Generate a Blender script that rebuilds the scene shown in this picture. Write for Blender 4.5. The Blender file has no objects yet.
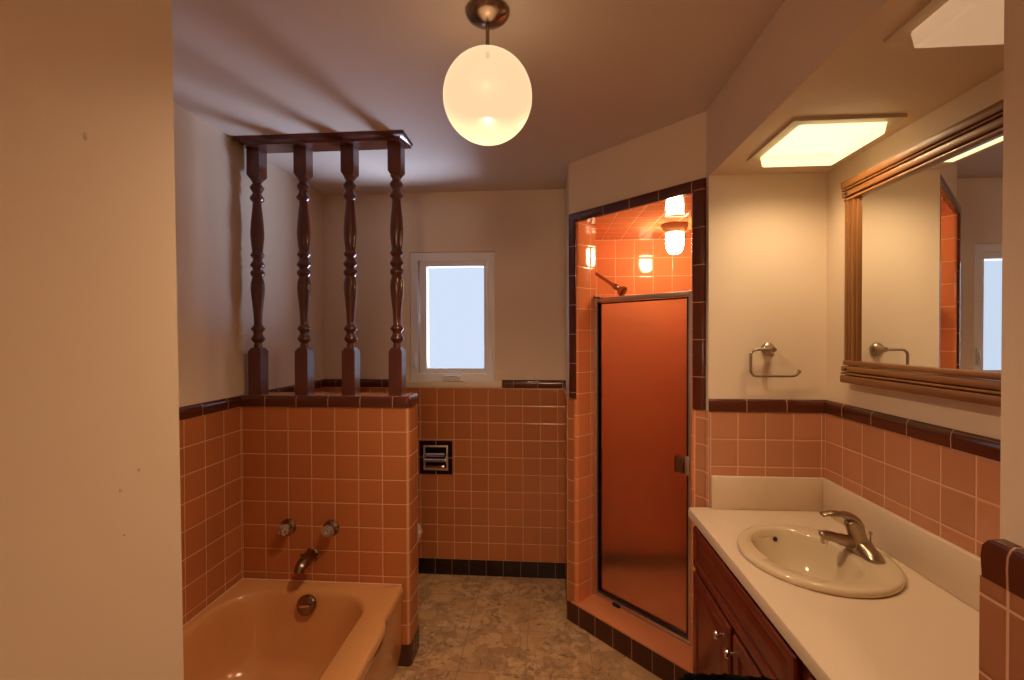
import bpy, bmesh, math, random
from mathutils import Vector, Matrix
random.seed(7)
PI = math.pi
SC = bpy.context.scene
COL = SC.collection
R = math.radians

# ------------------------------------------------------------------ measures
XL, XR = -1.44, 1.095
YP, YB, YV = 2.041, 2.8625, 1.886
ZC, ZS = 2.4224, 2.151
XS = 0.645
P = 0.1085
A = Vector((0.116, 2.450, 0)); B = Vector((0.649, 1.912, 0)); IL = .2505
U = (B - A).normalized(); E = Vector((-U.y, U.x, 0))
def D(u, w, z=0.0):
    p = A + U * u + E * w
    return Vector((p.x, p.y, z))
def D2(u, w): p = D(u, w); return (p.x, p.y)

# ------------------------------------------------------------------ materials
def new_mat(name):
    m = bpy.data.materials.new(name); m.use_nodes = True
    nt = m.node_tree; b = nt.nodes['Principled BSDF']
    return m, nt, b
def L(nt, a, b): nt.links.new(a, b)
def math_n(nt, op, a, b=None, c=None):
    n = nt.nodes.new('ShaderNodeMath'); n.operation = op
    for i, v in enumerate((a, b, c)):
        if v is None: continue
        if isinstance(v, (int, float)): n.inputs[i].default_value = v
        else: L(nt, v, n.inputs[i])
    return n.outputs[0]
def maprange(nt, v, a, b, c=0, d=1):
    n = nt.nodes.new('ShaderNodeMapRange'); n.clamp = True
    L(nt, v, n.inputs[0])
    for i, x in enumerate((a, b, c, d)): n.inputs[i + 1].default_value = x
    return n.outputs[0]
def mixc(nt, fac, a, b):
    n = nt.nodes.new('ShaderNodeMix'); n.data_type = 'RGBA'
    if isinstance(fac, (int, float)): n.inputs[0].default_value = fac
    else: L(nt, fac, n.inputs[0])
    for idx, v in ((6, a), (7, b)):
        if isinstance(v, tuple): n.inputs[idx].default_value = (*v[:3], 1)
        else: L(nt, v, n.inputs[idx])
    return n.outputs[2]
def objco(nt, scale=(1, 1, 1)):
    t = nt.nodes.new('ShaderNodeTexCoord'); mp = nt.nodes.new('ShaderNodeMapping')
    L(nt, t.outputs['Object'], mp.inputs[0]); mp.inputs['Scale'].default_value = scale
    return mp.outputs[0]
def noise(nt, vec, scale, detail=3, rough=.5, dist=0):
    n = nt.nodes.new('ShaderNodeTexNoise'); L(nt, vec, n.inputs['Vector'])
    n.inputs['Scale'].default_value = scale; n.inputs['Detail'].default_value = detail
    n.inputs['Roughness'].default_value = rough; n.inputs['Distortion'].default_value = dist
    return n.outputs[0]
def bump(nt, b, h, strength, dist):
    n = nt.nodes.new('ShaderNodeBump'); L(nt, h, n.inputs['Height'])
    n.inputs['Strength'].default_value = strength; n.inputs['Distance'].default_value = dist
    L(nt, n.outputs[0], b.inputs['Normal'])

def plain(name, col, rough=.5, metal=0, coat=0, var=0, vscale=8, bmp=0, bscale=60, spec=.5):
    m, nt, b = new_mat(name)
    b.inputs['Roughness'].default_value = rough; b.inputs['Metallic'].default_value = metal
    b.inputs['Coat Weight'].default_value = coat; b.inputs['Specular IOR Level'].default_value = spec
    v = objco(nt)
    n = noise(nt, v, vscale, 4)
    k = max(var, .02)
    c = mixc(nt, n, tuple(x * (1 - k) for x in col), tuple(min(1, x * (1 + k)) for x in col))
    L(nt, c, b.inputs['Base Color'])
    if bmp: bump(nt, b, noise(nt, v, bscale, 3), bmp, .002)
    return m

def tile_mat(name, col, grout, pu=P, pv=P, rough=.16, var=.10, gw=.0019, bumpd=.002):
    m, nt, b = new_mat(name)
    uv = nt.nodes.new('ShaderNodeUVMap'); s = nt.nodes.new('ShaderNodeSeparateXYZ'); L(nt, uv.outputs[0], s.inputs[0])
    def dist(o, p):
        q = math_n(nt, 'DIVIDE', o, p)
        pp = math_n(nt, 'PINGPONG', q, .5)
        return math_n(nt, 'MULTIPLY', pp, p), math_n(nt, 'FLOOR', q)
    du, iu = dist(s.outputs[0], pu); dv, iv = dist(s.outputs[1], pv)
    d = math_n(nt, 'MINIMUM', du, dv)
    mask = maprange(nt, d, gw * .75, gw * 1.25)
    cmb = nt.nodes.new('ShaderNodeCombineXYZ'); L(nt, iu, cmb.inputs[0]); L(nt, iv, cmb.inputs[1])
    wn = nt.nodes.new('ShaderNodeTexWhiteNoise'); wn.noise_dimensions = '2D'; L(nt, cmb.outputs[0], wn.inputs['Vector'])
    n2 = noise(nt, objco(nt), 9, 4)
    t = math_n(nt, 'ADD', math_n(nt, 'MULTIPLY', wn.outputs[0], .6), math_n(nt, 'MULTIPLY', n2, .4))
    c = mixc(nt, t, tuple(x * (1 - var) for x in col), tuple(min(1, x * (1 + var)) for x in col))
    L(nt, mixc(nt, mask, grout, c), b.inputs['Base Color'])
    L(nt, maprange(nt, mask, 0, 1, .8, rough), b.inputs['Roughness'])
    h = maprange(nt, d, gw * .5, gw * 3.2)
    bump(nt, b, h, .5, bumpd)
    return m

ORANGE = (.45, .155, .052)
GROUT = (.66, .39, .22)
M = {}
M['plaster'] = plain('wall_paint', (.74, .61, .47), .55, var=.03, vscale=2.5, bmp=.12, bscale=45)
M['ceiling'] = plain('ceiling_paint', (.66, .57, .50), .6, var=.03, vscale=1.5, bmp=.1, bscale=35)
M['tile'] = tile_mat('orange_glazed_tile', ORANGE, GROUT)
M['tile_part'] = tile_mat('partition_glazed_tile', ORANGE, GROUT, pu=.1122, pv=.1108)
M['tile_warm'] = tile_mat('salmon_glazed_tile', (.49, .215, .115), (.66, .40, .24), pu=.1055)
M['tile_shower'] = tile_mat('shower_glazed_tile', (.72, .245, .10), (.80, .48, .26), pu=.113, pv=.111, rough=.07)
M['tile_edge'] = tile_mat('orange_edge_tile', ORANGE, GROUT, pv=50, rough=.14)
M['curb'] = plain('curb_orange_glaze', (.62, .235, .10), .25)
M['brown'] = tile_mat('brown_trim_tile', (.085, .021, .011), (.46, .24, .14), pu=.1524, pv=50, rough=.10, gw=.0014)
M['dark_base'] = tile_mat('dark_base_tile', (.012, .004, .003), (.30, .16, .09), pv=50, rough=.12, gw=.0013)
M['brown_base'] = tile_mat('brown_base_tile', (.068, .018, .010), (.42, .22, .12), pv=50, rough=.14, gw=.0014)
M['grout'] = plain('grout', GROUT, .8)

def wood(name, c1, c2, rough=.3, coat=.3, axis=2, scale=14, stretch=.06):
    m, nt, b = new_mat(name)
    sc = [1, 1, 1]; sc[axis] = stretch
    v = objco(nt, tuple(sc))
    n = noise(nt, v, scale, 6, .6, 1.2)
    n2 = noise(nt, v, scale * 7, 3, .6)
    t = math_n(nt, 'ADD', math_n(nt, 'MULTIPLY', n, .75), math_n(nt, 'MULTIPLY', n2, .25))
    t = maprange(nt, t, .3, .7)
    L(nt, mixc(nt, t, c1, c2), b.inputs['Base Color'])
    b.inputs['Roughness'].default_value = rough
    b.inputs['Coat Weight'].default_value = coat; b.inputs['Coat Roughness'].default_value = .15
    bump(nt, b, t, .08, .001)
    return m
M['dark_wood'] = wood('mahogany_stain', (.075, .016, .010), (.115, .027, .016), .28, .4)
M['red_wood'] = wood('red_cherry_stain', (.115, .015, .007), (.175, .027, .012), .32, .3)
M['oak'] = wood('oak_stain_along', (.15, .054, .013), (.31, .130, .036), .38, .1, axis=1, scale=18)
M['oak_v'] = wood('oak_stain_up', (.15, .054, .013), (.31, .130, .036), .38, .1, axis=2, scale=18)
M['groove'] = plain('dark_groove_stain', (.025, .008, .004), .5)
M['enamel'] = plain('peach_enamel', (.62, .305, .115), .14, coat=.5, spec=.5)
M['chrome'] = plain('chrome', (.78, .74, .70), .12, 1)
M['nickel'] = plain('brushed_nickel', (.42, .34, .26), .28, 1)
M['bronze'] = plain('old_bronze_chrome', (.28, .20, .15), .22, 1)
M['alu'] = plain('dull_aluminium', (.66, .56, .48), .48, 1)
M['alu_dark'] = plain('black_gasket', (.015, .010, .008), .4)
M['porcelain'] = plain('beige_porcelain', (.62, .50, .33), .10, coat=.6)
M['white_porcelain'] = plain('white_porcelain', (.75, .70, .64), .12, coat=.5)
M['laminate'] = plain('cream_laminate', (.66, .53, .39), .30, var=.02, vscale=200)
M['vinyl'] = plain('white_vinyl', (.82, .81, .80), .35)
M['sill'] = plain('cream_sill_paint', (.72, .60, .44), .45)
M['black'] = plain('black_cloth', (.004, .004, .004), .9, spec=.1)
M['mirror'] = plain('mirror_silver', (.90, .92, .90), .0, 1)
M['white_metal'] = plain('painted_plate', (.62, .52, .38), .45)
M['hole_shade'] = plain('hole_shade_black', (.02, .02, .02), .3)  # near-black colour stands in for the shade inside the overflow hole

def emit(name, col, strength, base=(.8, .7, .6), rough=.2):
    m, nt, b = new_mat(name)
    b.inputs['Base Color'].default_value = (*base, 1); b.inputs['Roughness'].default_value = rough
    b.inputs['Emission Color'].default_value = (*col, 1); b.inputs['Emission Strength'].default_value = strength
    return m
def glow_lens(name, col, strength, clear):
    """milky lens that glows and also lets the bulbs behind it shine through"""
    m = emit(name, col, strength, (.03, .025, .018)); nt = m.node_tree
    tp = nt.nodes.new('ShaderNodeBsdfTransparent'); mx = nt.nodes.new('ShaderNodeMixShader'); mx.inputs[0].default_value = clear
    L(nt, nt.nodes['Principled BSDF'].outputs[0], mx.inputs[1]); L(nt, tp.outputs[0], mx.inputs[2]); L(nt, mx.outputs[0], nt.nodes['Material Output'].inputs[0])
    return m
M['lens_on'] = glow_lens('lit_diffuser', (1, .76, .36), 2.4, .5)
M['lens_off'] = emit('dim_diffuser', (1, .66, .38), .38, (.80, .70, .55), .35)
M['lamp_jar'] = emit('lit_jar_glass', (1, .70, .39), 64)


# opal globe: milky glass lit by the bulb inside it
M['globe'] = glow_lens('opal_globe_glass', (1, .68, .38), 1.08, .3)
M['pane'] = glow_lens('daylit_frosted_pane', (.68, .79, 1.0), 1.25, .5)

# obscure shower glass
m, nt, b = new_mat('obscure_glass')
b.inputs['Base Color'].default_value = (1, .92, .85, 1); b.inputs['Transmission Weight'].default_value = 1
b.inputs['Roughness'].default_value = .34; b.inputs['IOR'].default_value = 1.25
M['obscure'] = m
m, nt, b = new_mat('clear_acrylic')
b.inputs['Base Color'].default_value = (.95, .86, .78, 1); b.inputs['Transmission Weight'].default_value = .82
b.inputs['Roughness'].default_value = .05; b.inputs['IOR'].default_value = 1.45
M['acrylic'] = m

# stone-look floor: square tiles of broken stone slabs set in lighter matrix
m, nt, b = new_mat('stone_look_floor')
v = objco(nt)
w1 = noise(nt, v, 5, 3)
wv = nt.nodes.new('ShaderNodeVectorMath'); wv.operation = 'ADD'
L(nt, v, wv.inputs[0])
ns = nt.nodes.new('ShaderNodeTexNoise'); L(nt, v, ns.inputs['Vector']); ns.inputs['Scale'].default_value = 7; ns.inputs['Detail'].default_value = 4
sc_ = nt.nodes.new('ShaderNodeVectorMath'); sc_.operation = 'SCALE'; L(nt, ns.outputs['Color'], sc_.inputs[0]); sc_.inputs['Scale'].default_value = .12
L(nt, sc_.outputs[0], wv.inputs[1])
vo = nt.nodes.new('ShaderNodeTexVoronoi'); L(nt, wv.outputs[0], vo.inputs['Vector']); vo.inputs['Scale'].default_value = 11
vo.inputs['Randomness'].default_value = 1
sp = nt.nodes.new('ShaderNodeSeparateXYZ'); L(nt, vo.outputs['Color'], sp.inputs[0])
vo2 = nt.nodes.new('ShaderNodeTexVoronoi'); L(nt, wv.outputs[0], vo2.inputs['Vector']); vo2.inputs['Scale'].default_value = 30
sp2 = nt.nodes.new('ShaderNodeSeparateXYZ'); L(nt, vo2.outputs['Color'], sp2.inputs[0])
big = noise(nt, v, 3.5, 5, .6, .6)
sel = maprange(nt, big, .46, .54)
patch = math_n(nt, 'ADD', math_n(nt, 'MULTIPLY', sp.outputs[0], .7), math_n(nt, 'MULTIPLY', noise(nt, v, 26, 4), .3))
small = math_n(nt, 'ADD', math_n(nt, 'MULTIPLY', sp2.outputs[0], .75), math_n(nt, 'MULTIPLY', noise(nt, v, 40, 4), .3))
ca = mixc(nt, patch, (.29, .155, .062), (.66, .42, .205))
cb = mixc(nt, small, (.19, .09, .033), (.68, .46, .24))
cc = mixc(nt, sel, ca, cb)
veins = maprange(nt, noise(nt, v, 13, 6, .7, 2.2), .56, .64)
cc = mixc(nt, math_n(nt, 'MULTIPLY', veins, .85), cc, (.09, .04, .014))
vo3 = nt.nodes.new('ShaderNodeTexVoronoi'); vo3.feature = 'DISTANCE_TO_EDGE'; L(nt, wv.outputs[0], vo3.inputs['Vector']); vo3.inputs['Scale'].default_value = 11
crack = math_n(nt, 'MULTIPLY', maprange(nt, vo3.outputs['Distance'], .012, .075, 1, 0), maprange(nt, noise(nt, v, 6, 4), .42, .62))
cc = mixc(nt, math_n(nt, 'MULTIPLY', crack, .38), cc, (.10, .045, .016))
speck = maprange(nt, noise(nt, v, 55, 5, .7, .8), .35, .65)
cc = mixc(nt, math_n(nt, 'MULTIPLY', speck, .28), cc, (.72, .50, .29))
s3 = nt.nodes.new('ShaderNodeSeparateXYZ'); L(nt, v, s3.inputs[0])
def dj(o, off):
    q = math_n(nt, 'DIVIDE', math_n(nt, 'ADD', o, off), .305)
    return math_n(nt, 'MULTIPLY', math_n(nt, 'PINGPONG', q, .5), .305)
dd = math_n(nt, 'MINIMUM', dj(s3.outputs[0], .10), dj(s3.outputs[1], .11))
jm = maprange(nt, dd, .0008, .0022)
L(nt, mixc(nt, jm, (.25, .155, .085), cc), b.inputs['Base Color'])
b.inputs['Roughness'].default_value = .42
bump(nt, b, jm, .25, .001)
M['floor'] = m

# small mosaic for the shower pan
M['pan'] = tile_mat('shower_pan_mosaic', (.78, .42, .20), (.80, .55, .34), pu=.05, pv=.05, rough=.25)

# ------------------------------------------------------------------ mesh helpers
def finish(name, bm, mat, parent=None, smooth=35, loc=None):
    bmesh.ops.remove_doubles(bm, verts=bm.verts, dist=1e-6)
    bmesh.ops.recalc_face_normals(bm, faces=bm.faces)
    me = bpy.data.meshes.new(name); bm.to_mesh(me); bm.free()
    mats = mat if isinstance(mat, (list, tuple)) else [mat]
    for k in mats: me.materials.append(M[k] if isinstance(k, str) else k)
    if smooth:
        me.shade_smooth(); me.set_sharp_from_angle(angle=R(smooth))
    o = bpy.data.objects.new(name, me); COL.objects.link(o)
    if parent:
        o.parent = parent
        # geometry is given in world space: undo the parent's own offset
        o.matrix_parent_inverse = Matrix.Translation(-Vector(parent.location)) if parent.type == 'EMPTY' else Matrix.Identity(4)
    return o
def tag(o, label, cat, kind=None, group=None):
    o['label'] = label; o['category'] = cat
    if kind: o['kind'] = kind
    if group: o['group'] = group
    return o
def thing(name, label, cat, loc=(0, 0, 0), group=None, kind=None):
    o = bpy.data.objects.new(name, None); COL.objects.link(o); o.location = loc
    o.empty_display_size = .05
    return tag(o, label, cat, kind, group)
def add_box(bm, x0, x1, y0, y1, z0, z1, bev=0, seg=2, mi=0):
    vs = [bm.verts.new((x, y, z)) for x in (x0, x1) for y in (y0, y1) for z in (z0, z1)]
    q = [(0, 1, 3, 2), (4, 6, 7, 5), (0, 4, 5, 1), (2, 3, 7, 6), (0, 2, 6, 4), (1, 5, 7, 3)]
    fs = [bm.faces.new([vs[i] for i in f]) for f in q]
    for f in fs: f.material_index = mi
    if bev:
        es = list({e for f in fs for e in f.edges})
        bmesh.ops.bevel(bm, geom=es, offset=bev, segments=seg, affect='EDGES', profile=.5)
def box(name, dims, mat, parent=None, bev=0, smooth=35, seg=2):
    bm = bmesh.new(); add_box(bm, *dims, bev=bev, seg=seg); return finish(name, bm, mat, parent, smooth)
def add_prism(bm, poly, z0, z1):
    lo = [bm.verts.new((x, y, z0)) for x, y in poly]; hi = [bm.verts.new((x, y, z1)) for x, y in poly]
    n = len(poly)
    bm.faces.new(lo); bm.faces.new(hi)
    for i in range(n): bm.faces.new([lo[i], lo[(i + 1) % n], hi[(i + 1) % n], hi[i]])
def add_obox(bm, u0, u1, w0, w1, z0, z1, bev=0):
    b2 = bmesh.new(); add_prism(b2, [D2(u0, w0), D2(u1, w0), D2(u1, w1), D2(u0, w1)], z0, z1)
    bmesh.ops.recalc_face_normals(b2, faces=b2.faces)
    if bev: bmesh.ops.bevel(b2, geom=list(b2.edges), offset=bev, segments=2, affect='EDGES', profile=.5)
    t = bpy.data.meshes.new('t'); b2.to_mesh(t); b2.free(); bm.from_mesh(t); bpy.data.meshes.remove(t)
def frame_from(axis):
    a = Vector(axis).normalized()
    h = Vector((0, 0, 1)) if abs(a.z) < .9 else Vector((1, 0, 0))
    x = h.cross(a).normalized(); return x, a.cross(x), a
def add_lathe(bm, prof, origin, axis=(0, 0, 1), n=32, sx=1, sy=1):
    x, y, a = frame_from(axis) if tuple(axis) != (0, 0, 1) else (Vector((1, 0, 0)), Vector((0, 1, 0)), Vector((0, 0, 1)))
    o = Vector(origin); rings = []
    for r, h in prof:
        if r < 1e-6: rings.append([bm.verts.new(o + a * h)]); continue
        rings.append([bm.verts.new(o + a * h + x * (r * sx * math.cos(2 * PI * i / n)) + y * (r * sy * math.sin(2 * PI * i / n))) for i in range(n)])
    for k in range(len(rings) - 1):
        p, q = rings[k], rings[k + 1]
        for i in range(n):
            j = (i + 1) % n
            if len(p) == 1 and len(q) == 1: continue
            if len(p) == 1: bm.faces.new([p[0], q[i], q[j]])
            elif len(q) == 1: bm.faces.new([p[i], p[j], q[0]])
            else: bm.faces.new([p[i], p[j], q[j], q[i]])
    for rg in (rings[0], rings[-1]):
        if len(rg) > 1:
            try: bm.faces.new(rg)
            except ValueError: pass
def lathe(name, prof, origin, mat, parent=None, axis=(0, 0, 1), n=32, smooth=35, sx=1, sy=1):
    bm = bmesh.new(); add_lathe(bm, prof, origin, axis, n, sx, sy); return finish(name, bm, mat, parent, smooth)
def add_tube(bm, pts, rad, n=14, sx=1, up=None):
    pts = [Vector(p) for p in pts]; rings = []
    rads = rad if isinstance(rad, (list, tuple)) else [rad] * len(pts)
    ref = None
    for i, p in enumerate(pts):
        t = (pts[min(i + 1, len(pts) - 1)] - pts[max(i - 1, 0)]).normalized()
        if ref is None:
            h = Vector(up) if up else (Vector((0, 0, 1)) if abs(t.z) < .9 else Vector((1, 0, 0)))
            ref = (h - t * h.dot(t)).normalized()
        else: ref = (ref - t * ref.dot(t)).normalized()
        s = t.cross(ref)
        r = rads[i]
        ra, rb = (r if isinstance(r, tuple) else (r, r))
        rings.append([bm.verts.new(p + ref * (ra * math.cos(2 * PI * k / n)) + s * (rb * math.sin(2 * PI * k / n))) for k in range(n)])
    for a_, b_ in zip(rings, rings[1:]):
        for k in range(n): bm.faces.new([a_[k], a_[(k + 1) % n], b_[(k + 1) % n], b_[k]])
    bm.faces.new(rings[0]); bm.faces.new(rings[-1])
def tube(name, pts, rad, mat, parent=None, n=14, smooth=50, up=None):
    bm = bmesh.new(); add_tube(bm, pts, rad, n, up=up); return finish(name, bm, mat, parent, smooth)
def smooth_path(pts, k=6):
    P_ = [Vector(p) for p in pts]; out = []
    for i in range(len(P_) - 1):
        p0 = P_[max(i - 1, 0)]; p1 = P_[i]; p2 = P_[i + 1]; p3 = P_[min(i + 2, len(P_) - 1)]
        for j in range(k):
            t = j / k
            out.append(.5 * ((2 * p1) + (p2 - p0) * t + (2 * p0 - 5 * p1 + 4 * p2 - p3) * t * t + (3 * p1 - p0 - 3 * p2 + p3) * t ** 3))
    out.append(P_[-1]); return out
def fillet(path, idx, r, k=5):
    out = []
    for i, p in enumerate(path):
        if i not in idx: out.append(tuple(p)); continue
        p = Vector(p); a = Vector(path[i - 1]) - p; b_ = Vector(path[i + 1]) - p
        a.normalize(); b_.normalize()
        ang = a.angle(b_); t = r / math.tan(ang / 2)
        s, e = p + a * t, p + b_ * t
        for j in range(k + 1):
            q = j / k
            m1 = s.lerp(p, q); m2 = p.lerp(e, q); out.append(tuple(m1.lerp(m2, q)))
    return out
def sweep(name, path, prof, mat, parent=None, u0=0, v0=0, frame=None, smooth=40):
    """closed profile (in-plane offset to the left of the path, height along n) swept along a planar path with mitred corners; UV in metres"""
    o, ax, bx, n = frame or (Vector((0, 0, 0)), Vector((1, 0, 0)), Vector((0, 1, 0)), Vector((0, 0, 1)))
    pth = [Vector((p[0], p[1])) for p in path]
    segs = [(pth[i + 1] - pth[i]).normalized() for i in range(len(pth) - 1)]
    nrm = [Vector((-s.y, s.x)) for s in segs]
    bm = bmesh.new(); uvl = bm.loops.layers.uv.new('UVMap')
    arc = [0]
    for i in range(len(pth) - 1): arc.append(arc[-1] + (pth[i + 1] - pth[i]).length)
    mx = max(q[0] for q in prof)
    rings = []; mits = []
    for i, p in enumerate(pth):
        if i == 0: m_ = nrm[0]
        elif i == len(pth) - 1: m_ = nrm[-1]
        else: m_ = (nrm[i - 1] + nrm[i]) / (1 + nrm[i - 1].dot(nrm[i]))
        ring = []; mits.append(m_)
        for off, h in prof:
            q = p + m_ * off
            ring.append(bm.verts.new(o + ax * q.x + bx * q.y + n * h))
        rings.append(ring)
    k = len(prof)
    for i in range(len(rings) - 1):
        for j in range(k):
            j2 = (j + 1) % k
            f = bm.faces.new([rings[i][j], rings[i + 1][j], rings[i + 1][j2], rings[i][j2]])
            for lp, (ai, pj) in zip(f.loops, ((i, j), (i + 1, j), (i + 1, j2), (i, j2))):
                lp[uvl].uv = (arc[ai] + mits[ai].dot(segs[i]) * prof[pj][0] - u0, prof[pj][1] + (mx - prof[pj][0]) - v0)
    for ring, ai in ((rings[0], 0), (rings[-1], -1)):
        f = bm.faces.new(ring)
        for lp, pj in zip(f.loops, prof): lp[uvl].uv = (arc[ai] - u0 + pj[0] - mx, pj[1] - v0)
    return finish(name, bm, mat, parent, smooth)
def ribbon(name, path, z0, z1, th, mat, parent=None, u0=0, v0=0):
    return sweep(name, path, [(0, z0), (th, z0), (th, z1), (0, z1)], mat, parent, u0, v0, smooth=40)
def bull(z0, h=.05, t=.0125):
    return [(0, z0), (t - .001, z0), (t, z0 + h * .5), (t - .001, z0 + h * .78), (t - .005, z0 + h * .93), (t - .010, z0 + h), (0, z0 + h)]

# ================================================================== THE SETTING
tag(box('floor', (-1.7, 1.4, -3.1, 3.0, -.06, 0), 'floor'), 'beige stone-look floor tiles between tub and shower', 'floor', 'structure')
tag(box('ceiling', (-1.7, 1.4, -3.1, 3.0, ZC, ZC + .06), 'ceiling'), 'plain painted ceiling above the whole bathroom', 'ceiling', 'structure')

wl = tag(box('wall_left', (XL - .1, XL, .60, 2.96, 0, ZC), 'plaster'), 'cream left wall with orange tile wainscot along the tub', 'wall', 'structure')
bm = bmesh.new()
WX0, WX1, WZ0, WZ1 = -.870, -.325, 1.224, 2.045
for r in ((XL, WX0, 0, ZC), (WX1, XR + .1, 0, ZC), (WX0, WX1, 0, WZ0), (WX0, WX1, WZ1, ZC)):
    add_box(bm, r[0], r[1], YB, YB + .14, r[2], r[3])
wb = tag(finish('wall_back', bm, 'plaster'), 'cream back wall with window and orange tile wainscot', 'wall', 'structure')
wr = tag(box('wall_right', (XR, XR + .1, .45, YB, 0, ZC), 'plaster'), 'cream right wall behind the mirror and sink', 'wall', 'structure')
wv_ = tag(box('wall_vanity', (XS, XR, YV, 2.07, 0, ZC), 'plaster'), 'cream end wall of the sink alcove carrying the towel ring', 'wall', 'structure')
tag(box('ceiling_soffit', (XS, XR, .45, YV, ZS, ZC), 'plaster'), 'dropped soffit over the sink counter holding two square lights', 'soffit', 'structure')

# shower walls
bm = bmesh.new()
add_prism(bm, [D2(0, 0), D2(.058, 0), (IL, 2.502), (IL, YB), (A.x, YB)], 0, ZC)
add_prism(bm, [D2(.70, 0), (B.x, B.y), (.70, 1.95), (.70, 2.10), D2(.635, .142)], 0, ZC)
add_prism(bm, [D2(.058, 0), D2(.70, 0), D2(.70, .10), D2(.058, .10)], 2.125, ZC)
ws = tag(finish('wall_shower', bm, 'plaster', smooth=0), 'angled corner wall around the lit orange shower opening', 'wall', 'structure')
TZ = 2.125
# tiled inside of the stall
pin_j = fillet([D2(.712, 0), D2(.70, 0), D2(.635, .142), (XR, 2.10), (XR, YB), (IL, YB), (IL, 2.502), D2(.058, 0), D2(.046, 0)], (1, 7), .006)
pl = sum((Vector(pin_j[i + 1]) - Vector(pin_j[i])).length for i in range(len(pin_j) - 1))
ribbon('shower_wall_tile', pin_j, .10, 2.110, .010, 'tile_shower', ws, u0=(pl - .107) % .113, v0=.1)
def poly_slab(name, poly, z0, z1, mat, parent, rot=0):
    bm = bmesh.new(); uvl = bm.loops.layers.uv.new('UVMap')
    add_prism(bm, poly, z0, z1)
    c, s = math.cos(rot), math.sin(rot)
    for f in bm.faces:
        for lp in f.loops:
            x, y = lp.vert.co.x, lp.vert.co.y; lp[uvl].uv = (x * c + y * s, -x * s + y * c)
    return finish(name, bm, mat, parent, 0)
stall = [D2(.70, .002), D2(.63, .142), (.67, 2.097), (XR, 2.097), (XR, YB), (IL - .005, YB), (IL - .005, 2.505), D2(.058, .002)]
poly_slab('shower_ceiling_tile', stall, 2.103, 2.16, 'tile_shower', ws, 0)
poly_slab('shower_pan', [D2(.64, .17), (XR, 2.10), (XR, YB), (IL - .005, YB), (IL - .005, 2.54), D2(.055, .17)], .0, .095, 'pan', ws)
ribbon('shower_base_tile', [(.68, 2.10), (XR, 2.10), (XR, YB), (IL, YB), (IL, 2.55)], .095, .175, .014, 'brown_base', ws)
# wainscot strips on the angled face
ribbon('tile_strip', [D2(.046, 0), D2(0, 0), (A.x, YB)], .10, 1.187, .010, 'tile', ws, u0=.046, v0=.1)
ribbon('tile_strip', [(XS, YV), (B.x, B.y), D2(.712, 0)], .10, 1.21, .010, 'tile_warm', ws, u0=.029, v0=.1 - .0065)
# curb
ribbon('curb_face', [D2(.7637, 0), D2(-.004, 0)], 0, .102, .012, 'brown_base', ws, u0=.035)
sweep('curb_top', [D2(.735, 0), D2(.03, 0)], [(-.19, .098), (.012, .102), (.0155, .107), (.013, .113), (.004, .116), (-.19, .122)], 'curb', ws, u0=.3)
ribbon('baseboard_shower', [D2(-.0, 0), (A.x, YB)], 0, .10, .012, 'dark_base', ws)

# tile wainscots
ribbon('tile_wainscot', [(A.x, YB), (XL, YB)], .10, 1.187, .010, 'tile', wb, u0=A.x - .066, v0=.1)
ribbon('tile_wainscot', [(XL, YB - .01), (XL, .70)], .10, 1.187, .010, 'tile_part', wl, u0=YB - .01 - 2.037, v0=1.187 - 10 * .1108)
ribbon('tile_wainscot', [(XR - .01, YV), (XS + .002, YV)], .70, 1.21, .010, 'tile_warm', wv_, u0=XR - .01 - 1.072, v0=1.21 - 5 * P)
ribbon('tile_wainscot', [(XR, .60), (XR, YV)], .70, 1.21, .010, 'tile_warm', wr, u0=1.793 - .624, v0=1.21 - 5 * P)

# low partition at the foot of the tub
PX, PYB = -.635, 2.178
wp = tag(box('wall_partition', (XL, PX, YP + .010, PYB, 0, 1.2345), 'plaster', smooth=0), 'half-height orange tiled partition at the foot of the tub', 'partition', 'structure')
ppath = fillet([(XL, PYB), (PX, PYB), (PX, YP + .010), (XL, YP + .010)], (1, 2), .012)
Lf = (PX - XL) + (PYB - YP - .01)
ribbon('partition_tile', ppath, .10, 1.187, .010, 'tile_part', wp, u0=Lf - .004, v0=1.187 - 10 * .1108)
poly_slab('partition_top_tile', [(XL, YP + .012), (PX - .004, YP + .012), (PX - .004, PYB - .002), (XL, PYB - .002)], 1.225, 1.238, 'tile', wp)

# brown tile caps
def trim(n, path, z0, label, h=.05, u0=0, idx=(), t=.0135):
    o = sweep('trim_%d' % n, fillet(path, idx, .010) if idx else path, bull(z0, h, t), 'brown', None, u0)
    return tag(o, label, 'tile trim', 'structure')
trim(1, [(XL, YP + .004), (XL, .70)], 1.187, 'brown tile cap on the left wall above the tub', u0=YP - 1.945)
trim(2, [(XL, PYB), (PX, PYB), (PX, YP + .010), (XL, YP + .010)], 1.187, 'brown tile cap around the top of the half-height partition', idx=(1, 2), u0=Lf + .060, t=.015)
trim(3, [(-.897, YB), (XL, YB), (XL, PYB + .012)], 1.187, 'brown tile cap behind the wooden spindles left of window')
trim(4, [(A.x, YB), (-.280, YB)], 1.187, 'brown tile cap on the back wall right of window', u0=.02)
trim(6, [(XR, .60), (XR, YV)], 1.21, 'brown tile cap on the right wall below the mirror', u0=(YV - .6) + .036)
trim(8, [(XR - .002, YV), (XS, YV)], 1.21, 'brown tile cap on the end wall under the towel ring')
fr = (Vector((A.x, A.y, 0)), U, Vector((0, 0, 1)), -E)
tag(sweep('trim_5', [(.060, 1.187), (.060, 2.103), (.702, 2.103), (.702, 1.21)],
      [(0, 0), (0, .015), (.006, .0175), (.038, .018), (.045, .016), (.049, .011), (.050, 0)], 'brown', None, .03, frame=fr),
    'brown tile border framing the angled shower opening', 'tile trim', 'structure')

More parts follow.
